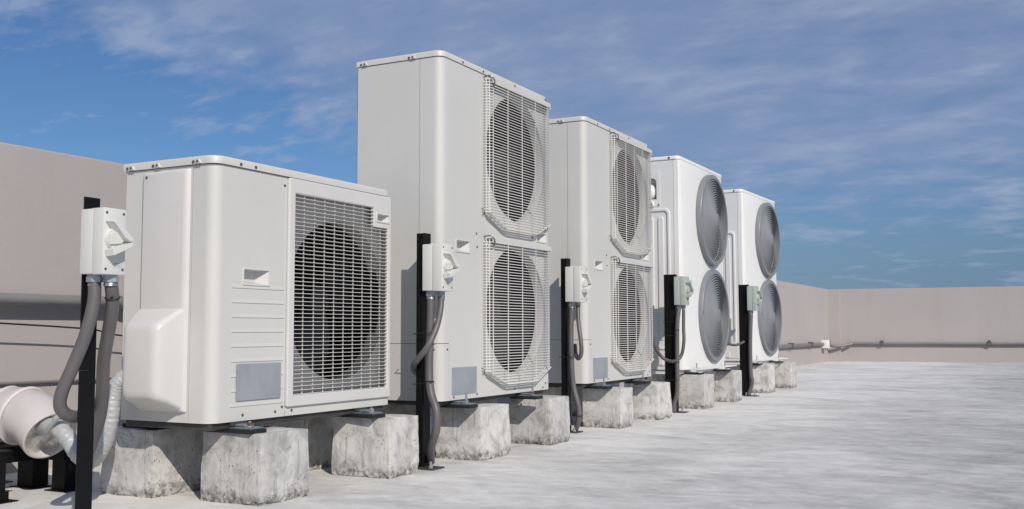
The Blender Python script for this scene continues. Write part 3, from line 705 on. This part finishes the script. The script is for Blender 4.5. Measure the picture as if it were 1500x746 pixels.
block(-2.41, 2.93, 0.20, 0.22, 0.205, 'shaded concrete block under the right rear of the single fan unit', 4)
block(-1.9999, 3.5038, 0.2441, 0.2075, 0.2065, 'concrete block just right of the second switch post, under the tallest looking unit', 5, 0, 0.07)
block(-1.9946, 4.1180, 0.2050, 0.2120, 0.2065, 'concrete block with rusty bolt on top, left of the third switch post', 6, 0.004, 0.05)
block(-2.38, 3.53, 0.2, 0.21, 0.2065, 'shaded concrete block at the left rear under the tallest looking unit', 7)
block(-2.38, 4.13, 0.2, 0.21, 0.2065, 'shaded concrete block at the right rear under the tallest looking unit', 8)
block(-2.0090, 4.9769, 0.1811, 0.2168, 0.2055, 'rounded concrete block just right of the third switch post, under the middle unit', 9, 0.005, 0.01)
block(-2.0136, 5.5608, 0.2221, 0.165, 0.2060, 'leaning concrete block with crumbled foot, left of the fourth switch post', 10, 0, 0.13, 1.5)
block(-2.38, 4.99, 0.2, 0.2, 0.2055, 'shaded concrete block at the left rear under the middle unit', 11)
block(-2.38, 5.58, 0.2, 0.2, 0.2055, 'shaded concrete block at the right rear under the middle unit', 12)
block(-2.0220, 6.4455, 0.2171, 0.2108, 0.2200, 'concrete block just right of the fourth switch post, under the first white unit', 13, 0, 0.01)
block(-2.0286, 7.1597, 0.2008, 0.1424, 0.2200, 'concrete block with a reddish streak, left of the fifth switch post', 14, 0, 0.02)
block(-2.38, 6.45, 0.2, 0.2, 0.22, 'shaded concrete block at the left rear under the first white unit', 15)
block(-2.38, 7.16, 0.2, 0.2, 0.22, 'shaded concrete block at the right rear under the first white unit', 16)
block(-2.0727, 8.2994, 0.2236, 0.1721, 0.2280, 'small looking concrete block just right of the fifth switch post, under the last white unit', 17, 0, 0.01)
block(-2.0667, 9.0851, 0.2130, 0.1432, 0.2280, 'farthest concrete block, at the far right corner of the last white unit', 18, 0, 0.0)
block(-2.44, 8.31, 0.2, 0.2, 0.228, 'shaded concrete block at the left rear under the last white unit', 19)
block(-2.44, 9.09, 0.2, 0.2, 0.228, 'shaded concrete block at the right rear under the last white unit', 20)

# ---------------------------------------------------------------- switch posts
def post(x, y, top, leg_y, leg_x, leg_at, label):
    """steel angle: one leg faces +X, the other runs back along -X at leg_at ('near' or 'far')"""
    root = empty('support_post', (x, y, 0)); tag(root, label, 'post', 'black steel posts holding the switches')
    m = MB(); t = 0.004
    m.box(-t, 0, 0, leg_y, 0.006, top, 0.0008, 1)
    yy = (0.0, t) if leg_at == 'near' else (leg_y-t, leg_y)
    m.box(-leg_x, -t-0.0001, yy[0], yy[1], 0.006, top-0.001, 0.0008, 1); m.build('angle_bar', 'black_paint', root, smooth=0)
    m = MB(); m.box(-0.035, 0.065, -0.035, 0.045, 0.0005, 0.006, 0.001, 1); bp = m.build('base_plate', 'base_metal', root, smooth=0)
    for bx, by in ((0.045, -0.02), (-0.02, -0.02)):
        m = MB(); m.cyl((bx, by, 0.006), (bx, by, 0.030), 0.005, n=10); m.cyl((bx, by, 0.0062), (bx, by, 0.014), 0.009, n=6); m.build('anchor_bolt', 'zinc', bp)
    return root
post(-2.219, 1.812, 0.855, 0.050, 0.035, 'far', 'black steel post nearest the camera, running out of the bottom of the picture')
post(-2.082, 3.219, 0.872, 0.047, 0.034, 'near', 'black steel post between the single fan unit and the tallest looking unit')
post(-2.178, 4.690, 0.872, 0.045, 0.034, 'near', 'black steel post between the two units with square wire guards')
post(-2.104, 6.130, 0.858, 0.045, 0.072, 'near', 'black steel post between the middle unit and the first white unit')
post(-2.122, 7.905, 0.864, 0.045, 0.072, 'near', 'farthest black steel post, between the two white units')

# ---------------------------------------------------------------- isolator switches
def switch(x, y, z, dx, dy, dz, label, mat='box_plastic', glands=((0.022, 0.02, 0.0165), (0.060, 0.045, 0.0155)), small=False):
    root = empty('isolator_switch', (x, y, z)); tag(root, label, 'switch', 'rotary isolator switches on the posts')
    m = MB(); m.box(0, dx*0.52, 0, dy, 0, dz, 0.004, 2); m.build('back_box', mat, root, smooth=40)
    m = MB(); m.box(dx*0.53, dx, -0.001, dy+0.001, -0.002, dz+0.001, 0.004, 2); cvr = m.build('cover', mat, root, smooth=40)
    for a, b in ((0.12, 0.07), (0.88, 0.07), (0.12, 0.93), (0.88, 0.93)): screw(cvr, (dx, dy*a, dz*b), (1, 0, 0), 0.75)
    m = MB(); m.cyl((dx*0.25, dy*0.5, dz-0.001), (dx*0.25, dy*0.5, dz+0.004), 0.014, n=20); m.build('blank_plug', mat, root)
    k = MB()
    c = (dy*0.46, dz*0.53)
    k.cyl((dx, c[0], c[1]), (dx+0.010, c[0], c[1]), 0.030, 0.027, 28)
    kn = k.build('handle', mat, root)
    # two wings meeting in a point on the far side
    g = MB(); q = dz/0.172
    up_w = [(-0.034, 0.046), (-0.022, 0.052), (0.044, 0.004), (0.047, -0.006), (0.030, -0.006), (0.010, 0.006)]
    dn_w = [(-0.034, -0.030), (0.006, -0.016), (0.030, -0.010), (0.047, -0.006), (0.040, -0.022), (-0.028, -0.048)]
    for w_ in (up_w, dn_w):
        g.prism([(a*0.86, b*q) for a, b in w_], lambda u, v: Vector((dx+0.001, c[0]+u, c[1]+v)), lambda u, v: Vector((dx+0.031, c[0]+u*0.94+0.001, c[1]+v*0.94)))
    g.prism([(a*0.86, b*q) for a, b in [(-0.030, 0.010), (0.000, 0.022), (0.030, 0.0), (0.012, -0.012), (-0.026, -0.016)]], lambda u, v: Vector((dx+0.009, c[0]+u, c[1]+v)), lambda u, v: Vector((dx+0.016, c[0]+u, c[1]+v)))
    bmesh.ops.bevel(g.bm, geom=[e for e in g.bm.edges], offset=0.0012, segments=1, affect='EDGES')
    g.build('lever', mat, kn, smooth=30)
    if not small:
        t = MB()
        for r_ in range(3):
            for s_ in range(4-r_ % 2): t.box(dx, dx+0.0003, dy*(0.50+0.10*s_), dy*(0.50+0.10*s_)+0.0042, dz*(0.155-0.025*r_), dz*(0.155-0.025*r_)+0.0012)
        t.build('printed_marks', 'ink', cvr, smooth=0)
    for gx, gy, gr in glands:
        m = MB(); m.cyl((gx, gy, -0.006), (gx, gy, 0.0), gr*1.05, n=24); m.cyl((gx, gy, -0.020), (gx, gy, -0.0062), gr*1.18, n=6); m.cyl((gx, gy, -0.030), (gx, gy, -0.0202), gr*0.98, gr*0.9, 24)
        m.build('cable_gland', 'zinc', root, smooth=25)
    return root
switch(-2.217, 1.800, 0.652, 0.087, 0.070, 0.168, 'ivory rotary switch box on the post nearest the camera, two conduits below', glands=((0.027, 0.026, 0.0175), (0.058, 0.050, 0.0175)))
switch(-2.078, 3.200, 0.654, 0.086, 0.080, 0.173, 'ivory rotary switch box on the post beside the tallest looking unit', glands=((0.020, 0.030, 0.017), (0.052, 0.050, 0.014)))
switch(-2.174, 4.660, 0.650, 0.086, 0.080, 0.176, 'ivory rotary switch box on the post beside the middle unit', glands=((0.022, 0.030, 0.015), (0.048, 0.050, 0.012)))
switch(-2.100, 6.100, 0.665, 0.074, 0.075, 0.176, 'pale green switch box on the post beside the first white unit', 'box_green', glands=((0.022, 0.030, 0.015), (0.045, 0.05, 0.012)), small=True)
switch(-2.118, 7.870, 0.661, 0.074, 0.070, 0.188, 'small looking pale green switch box on the farthest post', 'box_green', glands=((0.022, 0.03, 0.016),), small=True)

# ---------------------------------------------------------------- conduits
def conduit(pts, r, label, ties=(), end=None):
    P = bez(pts, 10); m = MB(); m.tube(P, r, 16)
    o = m.build('flexible_conduit', 'conduit_grey', None, smooth=60); tag(o, label, 'conduit', 'grey flexible conduits below the switches')
    for t in ties:
        i = int(t*(len(P)-1)); p = P[i]; d = (P[min(i+1, len(P)-1)]-P[max(i-1, 0)]).normalized(); u = d.orthogonal().normalized(); v = d.cross(u)
        k = MB(); k.tube([p+(u*math.cos(a*math.pi/10)+v*math.sin(a*math.pi/10))*(r+0.001) for a in range(20)], 0.0018, 6, closed=True)
        k.box(-0.003, 0.003, -0.003, 0.003, -0.002, 0.002, mat=Matrix.Translation(p+Vector((0.7, -0.7, 0)).normalized()*(r+0.003))); k.build('cable_tie', 'tie_black', o)
    return o
conduit([(-2.190, 1.826, 0.640), (-2.188, 1.824, 0.580), (-2.200, 1.812, 0.498), (-2.228, 1.800, 0.419), (-2.252, 1.790, 0.358), (-2.262, 1.790, 0.319), (-2.262, 1.805, 0.296), (-2.262, 1.835, 0.284), (-2.285, 1.880, 0.288), (-2.33, 1.94, 0.315)],
        0.0165, 'grey conduit looping down left of the post nearest the camera')
conduit([(-2.159, 1.850, 0.640), (-2.170, 1.868, 0.580), (-2.202, 1.886, 0.510), (-2.240, 1.905, 0.430), (-2.272, 1.930, 0.342), (-2.303, 1.950, 0.276), (-2.368, 1.980, 0.196), (-2.44, 2.02, 0.13), (-2.50, 2.06, 0.05)],
        0.0170, 'grey conduit running straight down behind the post nearest the camera', ties=(0.1,))
conduit([(-2.058, 3.230, 0.640), (-2.055, 3.222, 0.518), (-2.052, 3.210, 0.367), (-2.038, 3.200, 0.280), (-2.008, 3.190, 0.215), (-2.008, 3.190, 0.147), (-2.045, 3.215, 0.080), (-2.072, 3.255, 0.020)],
        0.0150, 'thick grey conduit running down the post beside the tallest looking unit', ties=(0.36, 0.2))
conduit([(-2.026, 3.250, 0.640), (-2.022, 3.240, 0.589), (-2.018, 3.205, 0.518), (-2.034, 3.170, 0.448), (-2.066, 3.165, 0.408), (-2.100, 3.180, 0.380), (-2.132, 3.240, 0.352), (-2.15, 3.33, 0.33)],
        0.0115, 'thin grey conduit curling left across the post beside the tallest looking unit')
conduit([(-2.152, 4.690, 0.640), (-2.150, 4.675, 0.453), (-2.139, 4.670, 0.251), (-2.106, 4.665, 0.125), (-2.111, 4.670, 0.057), (-2.140, 4.690, 0.004)],
        0.0130, 'thick grey conduit running down the post beside the middle unit', ties=(0.7,))
conduit([(-2.126, 4.710, 0.640), (-2.116, 4.690, 0.556), (-2.094, 4.670, 0.454), (-2.092, 4.670, 0.396), (-2.112, 4.680, 0.368), (-2.136, 4.700, 0.388), (-2.15, 4.72, 0.436)],
        0.0105, 'thin grey conduit hooking back at the post beside the middle unit')
conduit([(-2.078, 6.130, 0.650), (-2.085, 6.115, 0.560), (-2.088, 6.112, 0.440), (-2.090, 6.112, 0.187), (-2.098, 6.112, 0.100), (-2.112, 6.112, 0.060), (-2.112, 6.112, 0.004)],
        0.0135, 'thick grey conduit running down the post beside the first white unit', ties=(0.42, 0.25))
conduit([(-2.055, 6.150, 0.650), (-2.054, 6.140, 0.525), (-2.050, 6.130, 0.440), (-2.066, 6.130, 0.355), (-2.10, 6.105, 0.318), (-2.15, 6.105, 0.322), (-2.190, 6.095, 0.350), (-2.214, 6.040, 0.430), (-2.205, 5.960, 0.560)],
        0.0105, 'thin grey conduit sweeping from the first white unit switch behind the middle unit')
conduit([(-2.096, 7.900, 0.640), (-2.104, 7.890, 0.423), (-2.104, 7.888, 0.186), (-2.095, 7.888, 0.108), (-2.125, 7.888, 0.010)],
        0.0150, 'grey conduit running down the farthest post')
conduit([(-2.26, 7.68, 0.46), (-2.243, 7.70, 0.420), (-2.220, 7.75, 0.400), (-2.198, 7.82, 0.395), (-2.171, 7.89, 0.410), (-2.14, 7.94, 0.44)],
        0.0100, 'short black looking conduit reaching the farthest post from the left')

def post_tie(x0, x1, y0, y1, z, parent, dz=0.0):
    k = MB(); k.tube([(x0+0.006, y0+0.022, z+dz), (x0+0.006, y0+0.008, z+dz), (x1-0.014, y0+0.003, z), (x1-0.004, y0+0.010, z), (x1-0.002, y0+0.020, z), (x1-0.004, y0+0.030, z)], 0.0018, 6); k.build('cable_tie', 'tie_black', parent)
CD = {o['label']: o for o in bpy.data.objects if o.get('category') == 'conduit'}
post_tie(-2.262, -2.212, 1.806, 1.925, 0.405, CD['grey conduit running straight down behind the post nearest the camera'])
for z in (0.50, 0.315): post_tie(-2.122, -2.034, 3.190, 3.270, z, CD['thick grey conduit running down the post beside the tallest looking unit'], -0.006)
for z in (0.375, 0.16): post_tie(-2.216, -2.122, 4.650, 4.740, z, CD['thick grey conduit running down the post beside the middle unit'])
for z in (0.56, 0.475, 0.20): post_tie(-2.180, -2.074, 6.095, 6.180, z, CD['thick grey conduit running down the post beside the first white unit'])

# ---------------------------------------------------------------- left corner: duct, stand, insulated line
root = empty('drain_duct', (-2.85, 2.15, 0.155)); tag(root, 'thick pinkish white plastic duct with an elbow lying on the black stand', 'duct')
off = -Vector(root.location)
axis = bez([(-3.32, 2.15, 0.246), (-3.1, 2.15, 0.245), (-2.93, 2.15, 0.243), (-2.862, 2.150, 0.240), (-2.802, 2.146, 0.222), (-2.742, 2.138, 0.188)], 8)
rw, rin = 0.081, 0.074
m = MB(); m.tube([p+off for p in axis[:18]], rw, 40); m.build('straight_pipe', 'pvc', root, smooth=50)
m = MB()
el = [p+off for p in axis[16:]]
m.tube(el, rw+0.005, 40, caps=False, rad=[rw+0.007 if i < 6 else rw+0.003 for i in range(len(el))])
m.tube(el[-12:], rin, 40, caps=False)
end = el[-1]; dr = (el[-1]-el[-2]).normalized()
m.lathe([(rin, 0.0), (rin+0.003, 0.003), (rw+0.001, 0.003), (rw+0.003, 0.0)], end, dr, 40); m.build('elbow', 'pvc', root, smooth=60)
m = MB(); q = dr.to_track_quat('Z', 'Y'); rings = []
for i in range(9):
    r = 0.0005+(rin-0.001)*i/8; ring = []
    for k in range(40):
        a = 2*math.pi*k/40; loc = Vector((math.cos(a)*r, math.sin(a)*r, 0)); nz = noise.noise(loc*26)*0.012+noise.noise(loc*80)*0.0015
        ring.append(end-dr*(0.022-nz)+q @ loc)
    rings.append(ring)
m.loft(rings, caps=False); m.build('foil_stuffing', 'foil', root, smooth=20)
def hoop(c, dirv, r, th, parent, name='strap', mat='strap_white'):
    dirv = Vector(dirv).normalized(); u = dirv.orthogonal().normalized(); v = dirv.cross(u)
    k = MB(); k.tube([Vector(c)+(u*math.cos(2*math.pi*i/48)+v*math.sin(2*math.pi*i/48))*r for i in range(48)], th, 8, closed=True); return k.build(name, mat, parent)
hoop(Vector((-2.975, 2.15, 0.244))+off, (1, 0.25, -0.25), rw+0.006, 0.0055, root); hoop(Vector((-2.885, 2.15, 0.242))+off, (1, 0.1, -0.3), rw+0.009, 0.0055, root)
hoop(Vector((-3.045, 2.15, 0.244))+off, (1, 0.35, 0.4), rw+0.006, 0.005, root)

H_ = bez([(-2.80, 2.135, 0.215), (-2.735, 2.118, 0.218), (-2.672, 2.112, 0.214), (-2.617, 2.110, 0.178), (-2.575, 2.110, 0.140), (-2.53, 2.112, 0.126), (-2.495, 2.116, 0.155), (-2.472, 2.120, 0.200), (-2.460, 2.122, 0.258), (-2.455, 2.124, 0.318), (-2.440, 2.130, 0.358), (-2.405, 2.150, 0.384), (-2.36, 2.168, 0.386)], 12)
m = MB(); m.tube(H_, 0.026, 28, rad=[0.0265-0.004*i/len(H_)+0.0012*noise.noise(Vector((i*0.9, 3, 1)))+0.0008*math.sin(i*1.9) for i in range(len(H_))])
o = m.build('insulated_pipe', 'insulation_wrap', None, smooth=60)
for v in o.data.vertices: v.co += Vector(noise.noise_vector(v.co*60))*0.0012
tag(o, 'silver grey taped insulated pipe dipping from the duct mouth into the single fan unit', 'pipe')
m = MB(); m.tube(bez([(-2.79, 2.13, 0.190), (-2.70, 2.095, 0.205), (-2.655, 2.08, 0.235), (-2.62, 2.09, 0.26), (-2.58, 2.2, 0.25)]), 0.008, 10)
tag(m.build('copper_line', 'insulation_wrap', None), 'thin pale line leaving the duct mouth above the insulated pipe', 'pipe')

root = empty('pipe_stand', (-2.75, 2.1, 0)); tag(root, 'low black steel angle stand carrying the plastic duct', 'stand')
ro = Vector((2.75, -2.1, 0)); T4 = lambda: Matrix.Translation(ro)
m = MB(); m.box(-3.28, -2.785, 1.985, 2.045, 0.146, 0.150, 0.0006, 1, T4()); m.box(-3.28, -2.785, 1.985, 1.990, 0.096, 0.1455, 0.0006, 1, T4()); m.build('rail', 'black_paint', root, smooth=0)
m = MB(); m.box(-3.28, -2.80, 2.236, 2.29, 0.146, 0.150, 0.0006, 1, T4()); m.box(-3.28, -2.80, 2.236, 2.241, 0.096, 0.1455, 0.0006, 1, T4()); m.build('rail', 'black_paint', root, smooth=0)
m = MB(); m.box(-2.975, -2.915, 2.046, 2.235, 0.142, 0.1455, 0.0006, 1, T4()); m.box(-2.914, -2.910, 2.046, 2.235, 0.096, 0.1415, 0.0006, 1, T4()); m.build('cross_bar', 'black_paint', root, smooth=0)
for lx, ly, s in ((-2.835, 1.991, 0.045), (-2.862, 2.243, 0.060), (-3.03, 2.243, 0.075), (-3.22, 2.243, 0.06)):
    m = MB(); m.box(lx, lx+s, ly, ly+0.004, 0.004, 0.141, 0.0006, 1, T4()); m.box(lx+s-0.004, lx+s, ly+0.0041, ly+s*0.8, 0.004, 0.141, 0.0006, 1, T4()); lg = m.build('leg', 'black_paint', root, smooth=0)
    k = MB(); k.box(lx-0.01, lx+s+0.03, ly-0.02, ly+0.06, 0.0, 0.0038, 0.0006, 1, T4()); k.box(lx+s+0.0005, lx+s+0.0045, ly+0.005, ly+0.045, 0.004, 0.03, 0.0006, 1, T4()); k.build('foot_plate', 'black_paint', lg, smooth=0)

# ---------------------------------------------------------------- pipes on the parapet walls
m = MB(); m.tube([(-3.285, -4.0, 0.622), (-3.285, 3.02, 0.622)], 0.0215, 20); m.tube([(-3.285, 2.86, 0.622), (-3.285, 2.905, 0.622)], 0.026, 20)
o = m.build('wall_pipe', 'pipe_grey'); tag(o, 'thick grey pipe along the beige wall at the left edge of the picture', 'pipe')
for yy in (0.4, 1.6, 3.0):
    k = MB(); k.box(WX+0.0005, -3.29, yy-0.012, yy+0.012, 0.612, 0.632); k.build('pipe_clamp', 'pipe_grey', o, smooth=0)
m = MB(); m.tube(bez([(-3.255, -1.0, 0.66), (-3.255, 2.33, 0.535), (-3.255, 2.86, 0.489), (-3.26, 3.8, 0.41)]), 0.0032, 8)
tag(m.build('thin_cable', 'tie_black'), 'thin black cable sloping along the beige wall below the thick pipe', 'cable')
m = MB(); m.tube([(-3.325, -4.0, 0.345), (-3.325, 2.40, 0.321), (-3.325, 4.4, 0.310)], 0.0055, 8)
tag(m.build('thin_conduit', 'wall_pipe'), 'thin grey conduit low on the beige wall behind the duct', 'conduit')
# far run on the long wall
m = MB(); m.tube([(-3.303, 9.0, 0.298), (-3.303, 16.75, 0.290)], 0.025, 14)
o = m.build('wall_pipe', 'wall_pipe'); tag(o, 'grey pipe low on the long wall beyond the last unit, ending at the white box', 'pipe')
for yy in (10.9, 12.7, 14.55, 15.85):
    k = MB(); k.box(WX+0.0005, -3.268, yy-0.035, yy+0.035, 0.262, 0.335, 0.006, 1); k.build('pipe_clamp', 'clamp_grey', o)
m = MB(); m.box(WX+0.001, -3.23, 16.75, 16.93, 0.225, 0.355, 0.01, 2)
tag(m.build('junction_box', 'white_box'), 'small white junction box on the wall near the far corner', 'junction box')
def back(s, off_, z): return (WX+math.cos(RB)*s+math.sin(RB)*off_, YC+math.sin(RB)*s-math.cos(RB)*off_, z)
m = MB(); m.tube(bez([(-3.303, 16.93, 0.29), (-3.303, 17.12, 0.29), (-3.265, 17.22, 0.265)])+bez([(-3.24, 17.27, 0.25), (-3.11, 17.33, 0.258), (-2.97, 17.435, 0.29)]), 0.024, 12)
o = m.build('pipe_bend', 'wall_pipe'); tag(o, 'grey pipe bend turning the far corner of the walls', 'pipe')
k = MB(); k.box(WX+0.0005, -3.25, 17.03, 17.10, 0.25, 0.35, 0.006, 1); k.build('pipe_clamp', 'clamp_grey', o)
m = MB(); m.tube([back(0.36, 0.032, 0.292), back(33, 0.032, 0.30)], 0.021, 14); m.tube([back(3.18, 0.032, 0.292), back(3.32, 0.032, 0.292)], 0.026, 14)
o = m.build('wall_pipe', 'wall_pipe'); tag(o, 'long grey pipe low on the far end wall', 'pipe')
for s in (0.82, 2.40, 4.6, 7.2):
    k = MB(); mt = Matrix.Translation(back(s, 0.0, 0.0)) @ Matrix.Rotation(RB, 4, 'Z'); k.box(-0.030, 0.030, -0.060, -0.001, 0.264, 0.330, 0.006, 1, mt); k.box(-0.015, 0.015, -0.045, -0.001, 0.3305, 0.348, 0.004, 1, mt); k.build('pipe_clamp', 'clamp_grey', o)
